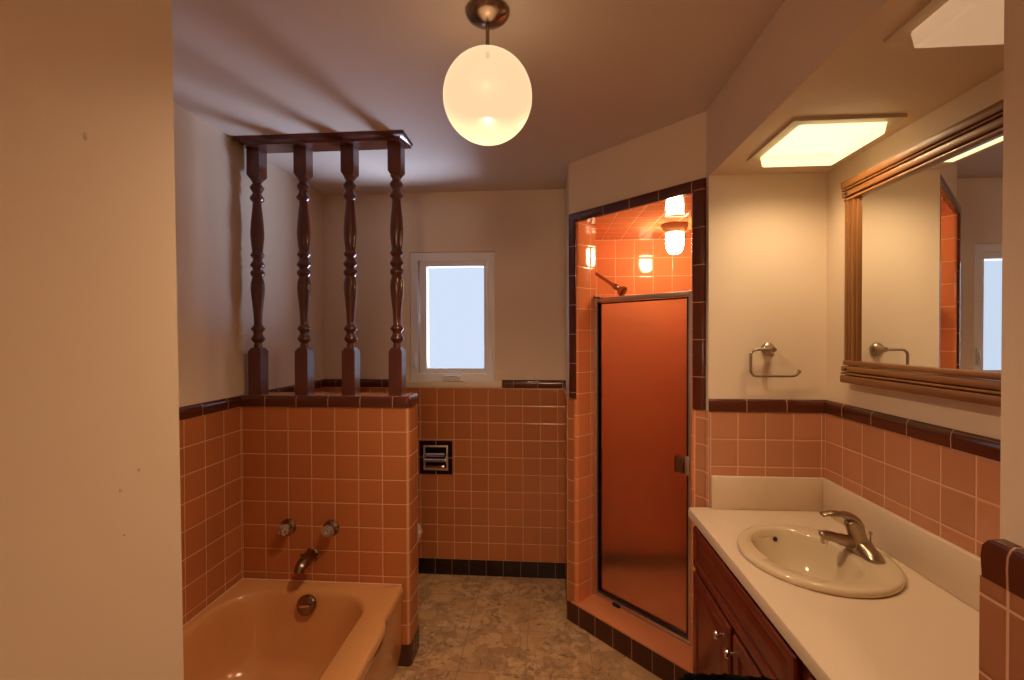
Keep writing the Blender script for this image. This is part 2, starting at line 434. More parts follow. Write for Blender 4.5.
# dark base tiles
tag(ribbon('baseboard_back', [(A.x, YB), (XL, YB), (XL, PYB + .01)], 0, .10, .012, 'dark_base', None, u0=A.x - .05), 'black base tiles along the foot of the back wall', 'baseboard', 'structure')
tag(ribbon('baseboard_partition', fillet([(XL, PYB), (PX, PYB), (PX, YP + .010), (XL, YP + .010)], (1, 2), .006), 0, .10, .013, 'brown_base', None, u0=.02), 'dark brown base tiles round the foot of the partition', 'baseboard', 'structure')

# wing walls by the doorway
bm = bmesh.new()
lo = [(-.588, .70), (-1.60, .70), (-1.60, -3.0), (-.588, -3.0)]
hi = [(-.609, .70), (-1.60, .70), (-1.60, -3.0), (-.609, -3.0)]
va = [bm.verts.new((x, y, 0)) for x, y in lo]; vb = [bm.verts.new((x, y, ZC)) for x, y in hi]
bm.faces.new(va); bm.faces.new(vb)
for i in range(4): bm.faces.new([va[i], va[(i + 1) % 4], vb[(i + 1) % 4], vb[i]])
wn_ = tag(finish('wall_near_left', bm, 'plaster', smooth=0), 'blank beige wall end at the left edge of the view', 'wall', 'structure')
def wallx(z): return -.588 - .021 * z / ZC
for k, (y, z, r) in enumerate(((.555, 1.778, .006), (.595, 1.30, .003), (.625, 1.32, .0035), (.60, 1.235, .0025), (.505, .97, .005))):
    lathe('paint_chip', [(0, .0012), (r * .6, .001), (r, 0)], (wallx(z) - .0002, y, z), 'white_metal', wn_, axis=(1, 0, 0), n=9, sx=.6 + .3 * (k % 2))
wn2 = tag(box('wall_near_right', (.616, 1.3, -3.0, .668, 0, ZC), 'plaster', smooth=0), 'cream wall end with tile wainscot beside the counter', 'wall', 'structure')
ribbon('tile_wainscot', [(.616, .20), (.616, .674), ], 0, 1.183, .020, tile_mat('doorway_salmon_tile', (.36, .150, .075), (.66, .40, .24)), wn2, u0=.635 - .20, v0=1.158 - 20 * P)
# far side of that wall end (towards the counter)
trim(7, [(.616, .20), (.616, .650), (.66, .650)], 1.183, 'brown tile cap on the wall end beside the counter', h=.056, u0=.635 - .20, t=.0215, idx=())
tag(box('wall_hall', (-1.6, 1.3, -3.1, -3.0, 0, ZC), 'plaster'), 'plain cream wall closing the hallway', 'wall', 'structure')

# ------------------------------------------------------------------ window
wn = thing('window_1', 'small white casement window with frosted pane on back wall', 'window', (0, 0, 0), kind='structure')
def frame_rect(name, x0, x1, z0, z1, w, y0, y1, mat, parent, bev=.004):
    bm = bmesh.new()
    o = [(x0, z0), (x1, z0), (x1, z1), (x0, z1)]; i = [(x0 + w, z0 + w), (x1 - w, z0 + w), (x1 - w, z1 - w), (x0 + w, z1 - w)]
    V = {}
    for nm, ps in (('o', o), ('i', i)):
        for y in (y0, y1): V[nm, y] = [bm.verts.new((x, y, z)) for x, z in ps]
    for k in range(4):
        j = (k + 1) % 4
        bm.faces.new([V['o', y0][k], V['o', y0][j], V['i', y0][j], V['i', y0][k]])
        bm.faces.new([V['o', y1][k], V['o', y1][j], V['i', y1][j], V['i', y1][k]])
        bm.faces.new([V['o', y0][k], V['o', y0][j], V['o', y1][j], V['o', y1][k]])
        bm.faces.new([V['i', y0][k], V['i', y0][j], V['i', y1][j], V['i', y1][k]])
    if bev: bmesh.ops.bevel(bm, geom=[e for e in bm.edges if not (abs(e.verts[0].co.x - e.verts[1].co.x) > 1e-5 and abs(e.verts[0].co.z - e.verts[1].co.z) > 1e-5)], offset=bev, segments=2, affect='EDGES', profile=.5)
    return finish(name, bm, mat, parent)
frame_rect('window_frame', WX0, WX1, WZ0, WZ1, .050, YB + .006, YB + .11, 'vinyl', wn)
frame_rect('casement_sash', -.815, -.352, 1.260, 2.003, .046, YB + .022, YB + .09, 'vinyl', wn)
box('glass_pane', (-.775, -.386, YB + .052, YB + .058, 1.300, 1.963), 'pane', wn, smooth=0)
sl = box('window_sill', (-.895, -.282, YB - .016, YB + .002, 1.186, 1.226), 'sill', wn, bev=.004)
cr = box('crank_housing', (-.655, -.540, YB - .012, YB + .016, 1.228, 1.262), 'vinyl', wn, bev=.008)
tube('crank_handle', smooth_path([(-.56, YB - .014, 1.255), (-.585, YB - .02, 1.262), (-.64, YB - .02, 1.262)], 4), .0055, 'vinyl', cr)
for x, z in ((-.838, 1.36), (-.347, 1.39)):
    lt = box('sash_latch', (x - .008, x + .008, YB - .004, YB + .008, z - .045, z + .045), 'vinyl', wn, bev=.003)
    tube('latch_lever', smooth_path([(x, YB - .006, z + .02), (x + .004, YB - .018, z - .01), (x + .006, YB - .016, z - .05)], 4), .005, 'vinyl', lt)

# ================================================================== THE THINGS
# ---- bathtub
def rrect(x0, x1, y0, y1, r, ns=14, nc=10):
    """counter-clockwise rounded rectangle, fixed counts so that outlines loft"""
    pts = []
    rr = r if isinstance(r, (list, tuple)) else [r] * 4
    cs = [(x1, y0, -PI / 2, rr[0], -1, 1), (x1, y1, 0, rr[1], -1, -1), (x0, y1, PI / 2, rr[2], 1, -1), (x0, y0, PI, rr[3], 1, 1)]
    arcs = []
    for cx, cy, a0, q, sx, sy in cs:
        arcs.append([(cx + sx * q + q * math.cos(a0 + PI / 2 * k / nc), cy + sy * q + q * math.sin(a0 + PI / 2 * k / nc)) for k in range(nc + 1)])
    n = ns * 2
    for i in range(4):
        pts += arcs[i]
        a_, b_ = arcs[i][-1], arcs[(i + 1) % 4][0]
        for k in range(1, n): pts.append((a_[0] + (b_[0] - a_[0]) * k / n, a_[1] + (b_[1] - a_[1]) * k / n))
    return pts
def loft(bm, rings, cap0=False, cap1=True):
    vr = [[bm.verts.new(p) for p in r] for r in rings]
    n = len(vr[0])
    for a_, b_ in zip(vr, vr[1:]):
        for i in range(n): bm.faces.new([a_[i], a_[(i + 1) % n], b_[(i + 1) % n], b_[i]])
    if cap0: bm.faces.new(vr[0])
    if cap1: bm.faces.new(vr[-1])
tub = thing('bathtub', 'peach enamel bathtub built in along the left wall', 'bathtub', (-1.05, 1.37, 0))
TY0, TY1, TX0, TX1 = .715, 2.038, XL + .012, -.652
def ss(a, b, x):
    t = min(1, max(0, (x - a) / (b - a))); return t * t * (3 - 2 * t)
def outer(ins, z, bulge=.022):
    out = []
    for x, y in rrect(TX0 + min(ins, .0), TX1 - ins, TY0, TY1, [.008, .016, .002, .002], 50, 10):
        if x > -.8:
            k = ss(1.815, 1.725, y) * ss(.92, .985, y) * ss(-.8, TX1 - ins - .001, x)
            x += bulge * k
        out.append((x, y, z))
    return out
def inner(ix, iy, z, r):
    return [(x, y, z) for x, y in rrect(-1.398 + ix * .8, -.757 - ix, .83 + iy * 2.2, 1.958 - iy * .7, [r * .9, r, r * 1.25, r], 50, 10)]
rings = [outer(.026, .0, .0), outer(.020, .04, .0), outer(.010, .10, 0), outer(.008, .26, 0), outer(.0075, .285, .002), outer(.006, .312, .008), outer(.003, .336, .017), outer(.0, .352), outer(.001, .366), outer(.006, .375), outer(.014, .3785),
         inner(-.006, -.004, .3765, .150), inner(.0, .0, .374, .150), inner(.008, .007, .367, .148), inner(.014, .014, .352, .146), inner(.022, .030, .30, .142), inner(.034, .060, .20, .136), inner(.050, .095, .12, .13), inner(.072, .125, .085, .12), inner(.11, .17, .07, .10), inner(.16, .25, .066, .07)]
bm = bmesh.new(); loft(bm, rings, True, True)
finish('tub_shell', bm, 'enamel', tub, 50)
ov = lathe('overflow_plate', [(0, .010), (.024, .010), (.038, .007), (.042, .002), (.042, -.02), (0, -.02)], (-1.060, 1.929, .330), 'bronze', tub, axis=(0, -.96, .28))
tube('trip_lever', [(-1.082, 1.914, .333), (-1.060, 1.910, .336), (-1.034, 1.911, .339)], [.004, .006, .004], 'chrome', ov)
lathe('tub_drain', [(0, .004), (.02, .004), (.03, .003), (.034, 0), (.034, -.004), (0, -.004)], (-1.06, 1.66, .0655), 'chrome', tub)

tube('caulk_bead', [(TX0 + .003, .72, .379), (TX0 + .003, 1.4, .379), (TX0 + .003, 2.035, .379), (TX1 - .012, 2.035, .379)], .0025, plain('caulk', (.74, .50, .30), .5), tub, n=8)
# ---- tub faucet
for k, (x, lab) in enumerate(((-1.2035, 'clear knobbed tub tap on orange tile, left of the pair'), (-.9965, 'clear knobbed tub tap on orange tile, right of the pair'))):
    z = .627
    t = thing('tub_tap', lab, 'tap', (x, YP, z), 'tub taps')
    lathe('escutcheon', [(0, .014), (.018, .014), (.030, .008), (.037, .003), (.038, 0), (0, 0)], (x, YP, z), 'bronze', t, axis=(0, -1, 0))
    kn = bmesh.new()
    add_lathe(kn, [(0, .010), (.012, .010), (.014, .018), (.023, .022), (.027, .032), (.027, .044), (.020, .053), (.011, .056), (0, .056)], (x, YP, z), (0, -1, 0), 10)
    finish('tap_knob', kn, 'acrylic', t, 20)
    lathe('knob_screw', [(0, .0575), (.006, .0575), (.008, .056), (.008, .035), (0, .035)], (x, YP, z), 'chrome', t, axis=(0, -1, 0), n=16)
t = thing('tub_spout', 'dark chrome spout on the tiled partition below the two taps', 'spout', (-1.092, YP, .497))
lathe('spout_flange', [(0, .006), (.030, .006), (.034, 0), (0, 0)], (-1.092, YP, .497), 'bronze', t, axis=(0, -1, 0))
tube('spout_body', smooth_path([(-1.092, YP - .002, .500), (-1.092, YP - .04, .500), (-1.092, YP - .075, .495), (-1.092, YP - .098, .484), (-1.092, YP - .106, .468)], 5),
     [.028] * 6 + [.028 - .0003 * i for i in range(8)] + [.0255 - .0005 * i for i in range(7)], 'bronze', t, n=20)
tube('diverter_knob', [(-1.092, YP - .085, .515), (-1.092, YP - .085, .532), (-1.092, YP - .085, .540)], [.004, .004, .008], 'bronze', t)

# ---- spindle screen
sp_ = thing('spindle_screen', 'dark mahogany spindle screen from the tiled partition to the ceiling', 'room divider', (-1.03, 2.093, 1.238))
bm = bmesh.new()
prof = [(-.108, 2.4215), (-.108, 2.417), (-.102, 2.4145), (-.097, 2.411), (-.086, 2.4085), (-.072, 2.403), (-.068, 2.397), (.031, 2.397), (.032, 2.403), (.034, 2.4085), (.036, 2.411), (.038, 2.4145), (.040, 2.417), (.040, 2.4215)]
r0 = [bm.verts.new((-1.428 + ((.108 + a) if a < 0 else (.040 - a)) * .6, 2.093 + a, z)) for a, z in prof]
r1 = [bm.verts.new((-.630 - ((.108 + a) if a < 0 else (.040 - a)) * .8, 2.093 + a, z)) for a, z in prof]
n = len(prof)
for i in range(n - 1): bm.faces.new([r0[i], r0[i + 1], r1[i + 1], r1[i]])
bm.faces.new([r0[n - 1], r0[0], r1[0], r1[n - 1]])
h = n // 2
for i in range(h - 1): bm.faces.new([r0[i], r0[i + 1], r0[n - 2 - i], r0[n - 1 - i]])
for i in range(h - 1): bm.faces.new([r1[i], r1[i + 1], r1[n - 2 - i], r1[n - 1 - i]])
finish('top_rail', bm, 'dark_wood', sp_, 30)
hw = .031
spin = [(.0, 1.452), (.020, 1.452), (.0185, 1.470), (.0165, 1.482), (.024, 1.490), (.0305, 1.500), (.0305, 1.505), (.024, 1.516), (.0195, 1.527), (.0215, 1.536), (.0305, 1.546), (.0310, 1.551), (.026, 1.559), (.0185, 1.568), (.0178, 1.585),
        (.0195, 1.625), (.0245, 1.675), (.0290, 1.715), (.0305, 1.740), (.0292, 1.768), (.0245, 1.789), (.0225, 1.795), (.0290, 1.805), (.0320, 1.814), (.0290, 1.823), (.0205, 1.832), (.0225, 1.840), (.0300, 1.847), (.0320, 1.853), (.0280, 1.862), (.0205, 1.874), (.0200, 1.885),
        (.0270, 1.893), (.0310, 1.900), (.0270, 1.908), (.0225, 1.916), (.0260, 1.945), (.0295, 1.985), (.0300, 2.010), (.0275, 2.055), (.0225, 2.105), (.0190, 2.145), (.0195, 2.153), (.0285, 2.161), (.0320, 2.169), (.0285, 2.178), (.0200, 2.190), (.0190, 2.198), (.0260, 2.209), (.0310, 2.221), (.0270, 2.230), (.0195, 2.240), (.0200, 2.247), (.0260, 2.255), (.0280, 2.261), (.0225, 2.270), (0, 2.272)]
def baluster(x):
    b_ = bpy.data.objects.new('baluster', None); COL.objects.link(b_); b_.parent = sp_
    return b_
first = None
for x in (-1.378, -1.148, -.921, -.698):
    if first is None:
        bm = bmesh.new()
        y = 2.093
        # square blocks with a turned shoulder
        def block(z0, z1, top):
            vs0 = [(-hw, -hw), (hw, -hw), (hw, hw), (-hw, hw)]
            a_ = [bm.verts.new((px, py, z0)) for px, py in vs0]; b_ = [bm.verts.new((px, py, z1)) for px, py in vs0]
            c_ = [bm.verts.new((px * .66, py * .66, z1 + (.018 if top else 0))) for px, py in vs0]
            d_ = [bm.verts.new((px * .66, py * .66, z0 - (0 if top else .018))) for px, py in vs0]
            for i in range(4):
                j = (i + 1) % 4
                bm.faces.new([a_[i], a_[j], b_[j], b_[i]])
                if top: bm.faces.new([b_[i], b_[j], c_[j], c_[i]])
                else: bm.faces.new([a_[i], a_[j], d_[j], d_[i]])
            if top: bm.faces.new(a_); bm.faces.new(c_)
            else: bm.faces.new(b_); bm.faces.new(d_)
        block(1.2375, 1.443, True); block(2.277, 2.3975, False)
        add_lathe(bm, spin, (0, 0, 0), n=24)
        first = finish('baluster', bm, 'dark_wood', sp_, 40)
        first.location = (x, 2.093, 0); c = first
    else:
        c = first.copy(); COL.objects.link(c); c.parent = sp_; c.matrix_parent_inverse = first.matrix_parent_inverse.copy()
        c.location = (x, 2.093, 0)

# ---- toilet behind the partition
t = thing('toilet', 'white toilet mostly hidden behind the tiled partition', 'toilet', (-1.0, 2.47, 0))
cy = 2.475; TXO = -.018
def ell(cx, a_, b_, z, n=40): return [(cx + TXO + a_ * math.cos(2 * PI * k / n), cy + b_ * math.sin(2 * PI * k / n), z) for k in range(n)]
bm = bmesh.new()
loft(bm, [ell(-1.0, .20, .11, 0), ell(-1.0, .19, .10, .03), ell(-.98, .17, .095, .14), ell(-.95, .22, .14, .27), ell(-.94, .245, .172, .36), ell(-.94, .25, .178, .385), ell(-.94, .245, .174, .395), ell(-.93, .19, .125, .393), ell(-.93, .15, .10, .30), ell(-.93, .06, .05, .22)], True, True)
finish('bowl', bm, 'white_porcelain', t, 50)
bm = bmesh.new(); loft(bm, [ell(-.935, .245, .175, .397), ell(-.935, .255, .182, .405), ell(-.935, .25, .178, .415)], True, True); finish('seat', bm, 'white_porcelain', t, 50)
bm = bmesh.new(); loft(bm, [ell(-.935, .25, .18, .416), ell(-.935, .262, .188, .426), ell(-.935, .255, .183, .440), ell(-.935, .18, .12, .446)], True, True); finish('lid', bm, 'white_porcelain', t, 50)
box('tank', (-1.425, -1.22, 2.26, 2.69, .38, .72), 'white_porcelain', t, bev=.02)
box('tank_lid', (-1.428, -1.21, 2.25, 2.70, .72, .755), 'white_porcelain', t, bev=.012)
tube('flush_lever', [(-1.218, 2.32, .66), (-1.205, 2.32, .66), (-1.200, 2.33, .659), (-1.200, 2.39, .652)], [.010, .008, .006, .007], 'chrome', t)

# ---- recessed paper holder
t = thing('paper_holder', 'recessed chrome toilet paper holder in four dark tiles', 'toilet paper holder', (-.702, YB, .744))
PXc, PZc = -.7023, .7435
sweep('surround_tile', [(PXc + .1075, YB), (PXc - .1075, YB)], [(.009, PZc - .1075), (.0125, PZc - .1075), (.0125, PZc + .1075), (.009, PZc + .1075)], tile_mat('dark_square_tile', (.020, .005, .003), (.40, .20, .12), rough=.12), t, u0=.1075, v0=PZc - .1085)
frame_rect('chrome_frame', PXc - .079, PXc + .079, PZc - .079, PZc + .079, .012, YB - .022, YB - .012, 'alu', t, .003)
box('recess_back', (PXc - .070, PXc + .070, YB - .0155, YB - .012, PZc - .070, PZc + .070), plain('dark_recess', (.03, .022, .018), .35, 1), t)
bm = bmesh.new(); add_lathe(bm, [(0, -.062), (.010, -.062), (.013, -.058), (.013, .058), (.010, .062), (0, .062)], (PXc, YB - .034, PZc + .022), (1, 0, 0), 16); finish('roller', bm, 'chrome', t)
bm = bmesh.new(); add_lathe(bm, [(0, -.066), (.012, -.066), (.012, .066), (0, .066)], (PXc, YB - .040, PZc - .010), (1, 0, 0), 16); finish('roller', bm, 'chrome', t)
box('paper_lip', (PXc - .058, PXc + .058, YB - .030, YB - .014, PZc - .066, PZc - .046), 'chrome', t, bev=.004)
for s in (-1, 1): tube('roller_arm', smooth_path([(PXc + s * .072, YB - .016, PZc + .03), (PXc + s * .074, YB - .034, PZc + .012), (PXc + s * .066, YB - .041, PZc - .010)], 4), .006, 'chrome', t)

# ---- globe pendant
gx, gy, gz, gr = -.165, 1.28, 2.183, .1245
t = thing('globe_pendant', 'round opal glass globe hanging on a short rod from ceiling', 'pendant lamp', (gx, gy, ZC))
lathe('canopy', [(0, -.034), (.012, -.034), (.022, -.031), (.045, -.022), (.057, -.013), (.062, -.005), (.0625, -.001), (0, -.001)], (gx, gy, ZC), 'bronze', t, n=40)
lathe('rod', [(0, gz + gr - .012), (.0055, gz + gr - .012), (.0055, ZC - .03), (0, ZC - .03)], (gx, gy, 0), 'bronze', t, n=16)
lathe('globe_collar', [(0, .012), (.012, .012), (.030, .004), (.034, -.004), (0, -.004)], (gx, gy, gz + gr - .002), 'bronze', t, n=24) if False else None
lathe('glass_globe', [(gr * math.sin(PI * k / 32) * (1 if 0 < k < 32 else 0), gr * math.cos(PI * k / 32)) for k in range(33)], (gx, gy, gz), 'globe', t, n=48, smooth=80)

# ---- soffit lights
def soffit_light(y0, y1, lens, lab):
    t = thing('soffit_light', lab, 'ceiling light', (.876, (y0 + y1) / 2, ZS), 'square lights in the soffit')
    frame_rect_h('trim_plate', .722, 1.035, y0, y1, .030, ZS - .009, ZS, 'white_metal', t)
    bm = bmesh.new()
    def rq(ix, z, r=.003): return [(x, y, z) for x, y in rrect(.756 + ix, 1.000 - ix, y0 + .026 + ix, y1 - .026 - ix, r, 2, 4)]
    loft(bm, [rq(0, ZS - .002), rq(0, ZS - .010), rq(.004, ZS - .040), rq(.008, ZS - .043), rq(.016, ZS - .044), rq(.030, ZS - .041)], True, True)
    finish('diffuser', bm, lens, t, 40)
def frame_rect_h(name, x0, x1, y0, y1, w, z0, z1, mat, parent):
    bm = bmesh.new()
    for r in ((x0, x1, y0, y0 + w), (x0, x1, y1 - w, y1), (x0, x0 + w, y0 + w, y1 - w), (x1 - w, x1, y0 + w, y1 - w)): add_box(bm, *r, z0, z1)
    return finish(name, bm, mat, parent, 0)
soffit_light(1.405, 1.720, 'lens_on', 'lit square soffit light nearest the towel ring wall')
soffit_light(.705, 1.045, 'lens_off', 'dimly glowing square soffit light nearest the doorway, above the counter')

# ---- shower light
lx, ly = .679, 2.50
t = thing('shower_light', 'lit jelly-jar lamp on the orange shower ceiling', 'ceiling light', (lx, ly, 2.103))
lathe('lamp_collar', [(0, 0), (.064, 0), (.068, -.006), (.064, -.018), (.054, -.040), (.048, -.046), (0, -.046)], (lx, ly, 2.103), plain('peach_ceramic', (.62, .34, .17), .3), t)
lathe('glass_jar', [(0, -.040), (.042, -.040), (.045, -.052), (.045, -.112), (.041, -.132), (.032, -.147), (.018, -.155), (0, -.158)], (lx, ly, 2.103), 'lamp_jar', t, smooth=60)

# ---- shower head
t = thing('showerhead', 'bronze shower head angled down on a thin wall arm', 'shower head', (.29, 2.77, 1.893))
lathe('wall_flange', [(0, .012), (.016, .010), (.026, .003), (.027, 0), (0, 0)], (IL + .010, 2.76, 1.896), 'bronze', t, axis=(1, 0, 0))
hp = [(IL + .002, 2.76, 1.896), (.282, 2.748, 1.884), (.325, 2.722, 1.852), (.366, 2.695, 1.818), (.390, 2.678, 1.798)]
tube('shower_arm', smooth_path(hp, 5), .0095, 'bronze', t)
ax_ = (Vector(hp[-1]) - Vector(hp[-2])).normalized()
lathe('head_nozzle', [(0, -.012), (.013, -.012), (.016, 0), (.016, .018), (.012, .024), (.016, .034), (.030, .052), (.032, .066), (.026, .070), (0, .070)], hp[-1], 'bronze', t, axis=tuple(ax_))

# ---- shower door
DW = .142
t = thing('shower_door', 'framed obscure glass shower door in the angled opening', 'shower door', tuple(D(.37, DW, .12)))
bm = bmesh.new()
add_obox(bm, .060, .088, DW - .018, DW + .022, .118, 1.716, .003)
add_obox(bm, .607, .637, DW - .018, DW + .022, .118, 1.716, .003)
add_obox(bm, .088, .607, DW - .016, DW + .020, 1.692, 1.714, .003)
add_obox(bm, .075, .620, DW - .020, DW + .022, .118, .136, .003)
finish('door_frame', bm, 'alu', t)
bm = bmesh.new()
add_obox(bm, .090, .098, DW - .014, DW + .012, .146, 1.688, .002)
add_obox(bm, .597, .605, DW - .014, DW + .012, .146, 1.688, .002)
add_obox(bm, .098, .597, DW - .014, DW + .012, .146, .153, .002)
add_obox(bm, .098, .597, DW - .014, DW + .012, 1.681, 1.688, .002)
finish('door_rail', bm, 'alu_dark', t)
bm = bmesh.new(); add_obox(bm, .097, .598, DW - .004, DW + .002, .150, 1.684)
finish('glass_panel', bm, 'obscure', t, 0)
bm = bmesh.new(); add_obox(bm, .545, .590, DW - .030, DW - .005, .890, .965, .004)
hd = finish('pull_handle', bm, 'bronze', t)
bm = bmesh.new(); add_obox(bm, .553, .581, DW - .0325, DW - .028, .898, .957, .002)
finish('handle_insert', bm, plain('smoked_pull', (.10, .035, .015), .3), hd)
bm = bmesh.new(); add_obox(bm, .593, .615, DW - .026, DW - .015, .885, .970, .003); finish('strike_plate', bm, 'alu', t)
bm = bmesh.new(); add_obox(bm, .20, .242, DW - .034, DW - .018, .121, .133, .002); finish('track_clip', bm, 'alu_dark', t)
bm = bmesh.new(); add_obox(bm, .086, .110, DW - .024, DW - .002, 1.714, 1.722, .002); add_obox(bm, .066, .080, DW - .022, DW, 1.716, 1.728, .002); finish('pivot_bracket', bm, 'bronze', t)

# ---- towel ring
t = thing('towel_ring', 'nickel open towel ring on the cream wall left of the mirror', 'towel ring', (.873, YV, 1.459))
lathe('wall_post', [(0, .050), (.009, .050), (.011, .044), (.012, .022), (.018, .012), (.024, .008), (.026, .002), (.026, 0), (0, 0)], (.873, YV, 1.459), 'nickel', t, axis=(0, -1, 0))
yy = YV - .042
def arc(cx, cz, r, a0, a1, k=6): return [(cx + r * math.cos(R(a0 + (a1 - a0) * i / k)), yy, cz + r * math.sin(R(a0 + (a1 - a0) * i / k))) for i in range(k + 1)]
pts = [(.885, yy, 1.459)] + arc(.812, 1.437, .022, 90, 180) + arc(.812, 1.378, .022, 180, 270) + [(.945, yy, 1.356)] + [(.958, yy, 1.359), (.966, yy, 1.367), (.970, yy, 1.374)]
rg = tube('ring_bar', pts, .0052, 'nickel', t)
lathe('end_cap', [(0, -.004), (.0065, -.004), (.0075, 0), (.0065, .006), (0, .007)], (.970, yy, 1.374), 'nickel', t, axis=(.5, 0, .86), n=14)

# ---- mirror
MY0, MY1 = .80, 1.730
FO = .0
t = thing('wall_mirror', 'wide wall mirror in a reeded oak frame over the sink', 'mirror', (XR, (MY0 + MY1) / 2, 1.345))
box('mirror_glass', (XR - .018, XR - .013, MY0 + .05, 1.675, 1.40, 2.02), 'mirror', t, smooth=0)
box('backing_board', (XR - .013, XR - .0005, MY0 + .02, 1.70, 1.36, 2.04), 'groove', t)
def reeds(start, hs):
    """cross-section of side by side reeds: list of (width, projection)"""
    pr = [(.0, start)]; q = start
    for h_, o in hs:
        o += FO
        if o < .02: pr += [(o, q), (o, q + h_)]
        else: pr += [(o - .003, q + .0003), (o - .0009, q + .0014), (o, q + .0036), (o, q + h_ - .0036), (o - .0009, q + h_ - .0014), (o - .003, q + h_ - .0003)]
        q += h_
    pr.append((.0, q)); return pr
def rail(name, prof, a0, a1, mat, up=False):
    bm = bmesh.new()
    f = (lambda o, q, a: (XR - o, q, a)) if up else (lambda o, q, a: (XR - o, a, q))
    a_ = [bm.verts.new(f(o, q, a0)) for o, q in prof]; b_ = [bm.verts.new(f(o, q, a1)) for o, q in prof]
    n = len(prof)
    for i in range(n): bm.faces.new([a_[i], a_[(i + 1) % n], b_[(i + 1) % n], b_[i]])
    bm.faces.new(a_); bm.faces.new(b_)
    return finish(name, bm, mat, t, 30)
rail('top_rail', reeds(1.991, [(.010, .034), (.003, .014), (.020, .040), (.0025, .014), (.007, .042), (.0025, .014), (.025, .044)]), MY0, MY1, 'oak')
rail('bottom_rail', reeds(1.345, [(.026, .044), (.0025, .014), (.008, .042), (.0025, .014), (.020, .040), (.003, .014), (.017, .034)]), MY0, MY1, 'oak')
for y0 in (1.666, MY0 + .005):
    rail('stile', reeds(y0, [(.010, .026), (.0035, .012), (.016, .030), (.0035, .012), (.011, .030), (.003, .014), (.016, .032)]), 1.424, 1.992, 'oak_v', True)
for z in (2.014, 1.394): lathe('frame_screw', [(0, .003), (.004, .002), (.0055, 0), (0, 0)], (XR - FO - .041, 1.705, z), 'groove', t, axis=(-1, 0, 0), n=12)

# ---- vanity
vc = thing('vanity_cabinet', 'dark red wood vanity cabinet with raised panel doors under the counter', 'cabinet', (.83, 1.28, 0))
VY0, VY1, VX = .685, 1.875, .592
bm = bmesh.new()
add_box(bm, VX, VX + .02, VY0, VY1, .09, .786)
add_box(bm, VX + .02, 1.075, VY0, VY0 + .018, .09, .786); add_box(bm, VX + .02, 1.075, VY1 - .018, VY1, .09, .786)
add_box(bm, VX + .02, 1.075, VY0 + .018, VY1 - .018, .09, .11); add_box(bm, 1.06, 1.075, VY0 + .018, VY1 - .018, .11, .786)
add_box(bm, VX + .06, 1.075, VY0, VY1, 0, .09)
finish('carcass', bm, 'red_wood', vc, 30)
def panel_door(name, y0, y1, z0, z1, parent, lip=.040):
    bm = bmesh.new(); x = VX
    lev = [(0, 0), (0, .012), (.004, .018), (.008, .019), (lip, .019), (lip + .004, .012), (lip + .010, .011), (lip + .030, .018), (lip + .034, .0185)]
    rings = []
    for ins, dp in lev:
        q = min(ins, (y1 - y0) / 2 - .003, (z1 - z0) / 2 - .003)
        rings.append([(x - dp, y0 + q, z0 + q), (x - dp, y1 - q, z0 + q), (x - dp, y1 - q, z1 - q), (x - dp, y0 + q, z1 - q)])
    loft(bm, rings, True, True); return finish(name, bm, 'red_wood', parent, 20)
def knob(y, z, parent):
    lathe('knob', [(0, 0), (.007, 0), (.006, .008), (.0055, .014), (.012, .019), (.015, .024), (.013, .029), (.006, .031), (0, .031)], (VX - .0185, y, z), 'chrome', parent, axis=(-1, 0, 0), n=20)
panel_door('drawer_front', 1.105, 1.850, .605, .762, vc, .028)
d1 = panel_door('door', 1.492, 1.850, .13, .585, vc); knob(1.535, .535, d1)
d2 = panel_door('door', 1.105, 1.462, .13, .585, vc); knob(1.445, .535, d2)
d3 = panel_door('drawer_front', .71, 1.050, .605, .762, vc, .028); knob(.88, .683, d3)
d4 = panel_door('drawer_front', .71, 1.050, .37, .585, vc, .03); knob(.88, .48, d4)
d5 = panel_door('drawer_front', .71, 1.050, .13, .35, vc, .03); knob(.88, .24, d5)

ct = thing('vanity_counter', 'cream laminate counter with raised backsplash around the sink', 'countertop', (.83, 1.28, .787))
# counter slab with an oval cut-out for the basin
SXc, SYc, SA, SB = .818, 1.466, .212, .219
bm = bmesh.new()
x0, x1, y0, y1, zt, zb = .563, XR - .011, .682, YV - .011, .827, .7875
N = 64
ang = [2 * PI * k / N for k in range(N)]
def ray_rect(a):
    dx, dy = math.cos(a), math.sin(a); ts = []
    if dx > 1e-9: ts.append((x1 - SXc) / dx)
    if dx < -1e-9: ts.append((x0 - SXc) / dx)
    if dy > 1e-9: ts.append((y1 - SYc) / dy)
    if dy < -1e-9: ts.append((y0 - SYc) / dy)
    q = min(ts); return SXc + dx * q, SYc + dy * q
for cx, cy_ in ((x0, y0), (x1, y0), (x1, y1), (x0, y1)): ang.append(math.atan2(cy_ - SYc, cx - SXc) % (2 * PI))
ang = sorted(set(round(a, 6) for a in ang))
O = [ray_rect(a) for a in ang]; I = [(SXc + .85 * SA * math.cos(a), SYc + .85 * SB * math.sin(a)) for a in ang]
rings = []
def ins(p, q): return (min(max(p[0], x0 + q), x1), min(max(p[1], y0), y1))
rings.append([(*p, zb) for p in I]); rings.append([(*ins(p, .004), zb) for p in O]); rings.append([(*ins(p, 0), zb + .004) for p in O])
rings.append([(*ins(p, 0), zt - .010) for p in O]); rings.append([(*ins(p, .003), zt - .003) for p in O]); rings.append([(*ins(p, .010), zt) for p in O]); rings.append([(*p, zt) for p in I])
vr = [[bm.verts.new(p) for p in r] for r in rings]; n = len(ang)
for a_, b_ in zip(vr + [vr[-1]], vr[1:] + [vr[0]]):
    if a_ is b_: continue
    for i in range(n):
        try: bm.faces.new([a_[i], a_[(i + 1) % n], b_[(i + 1) % n], b_[i]])
        except ValueError: pass
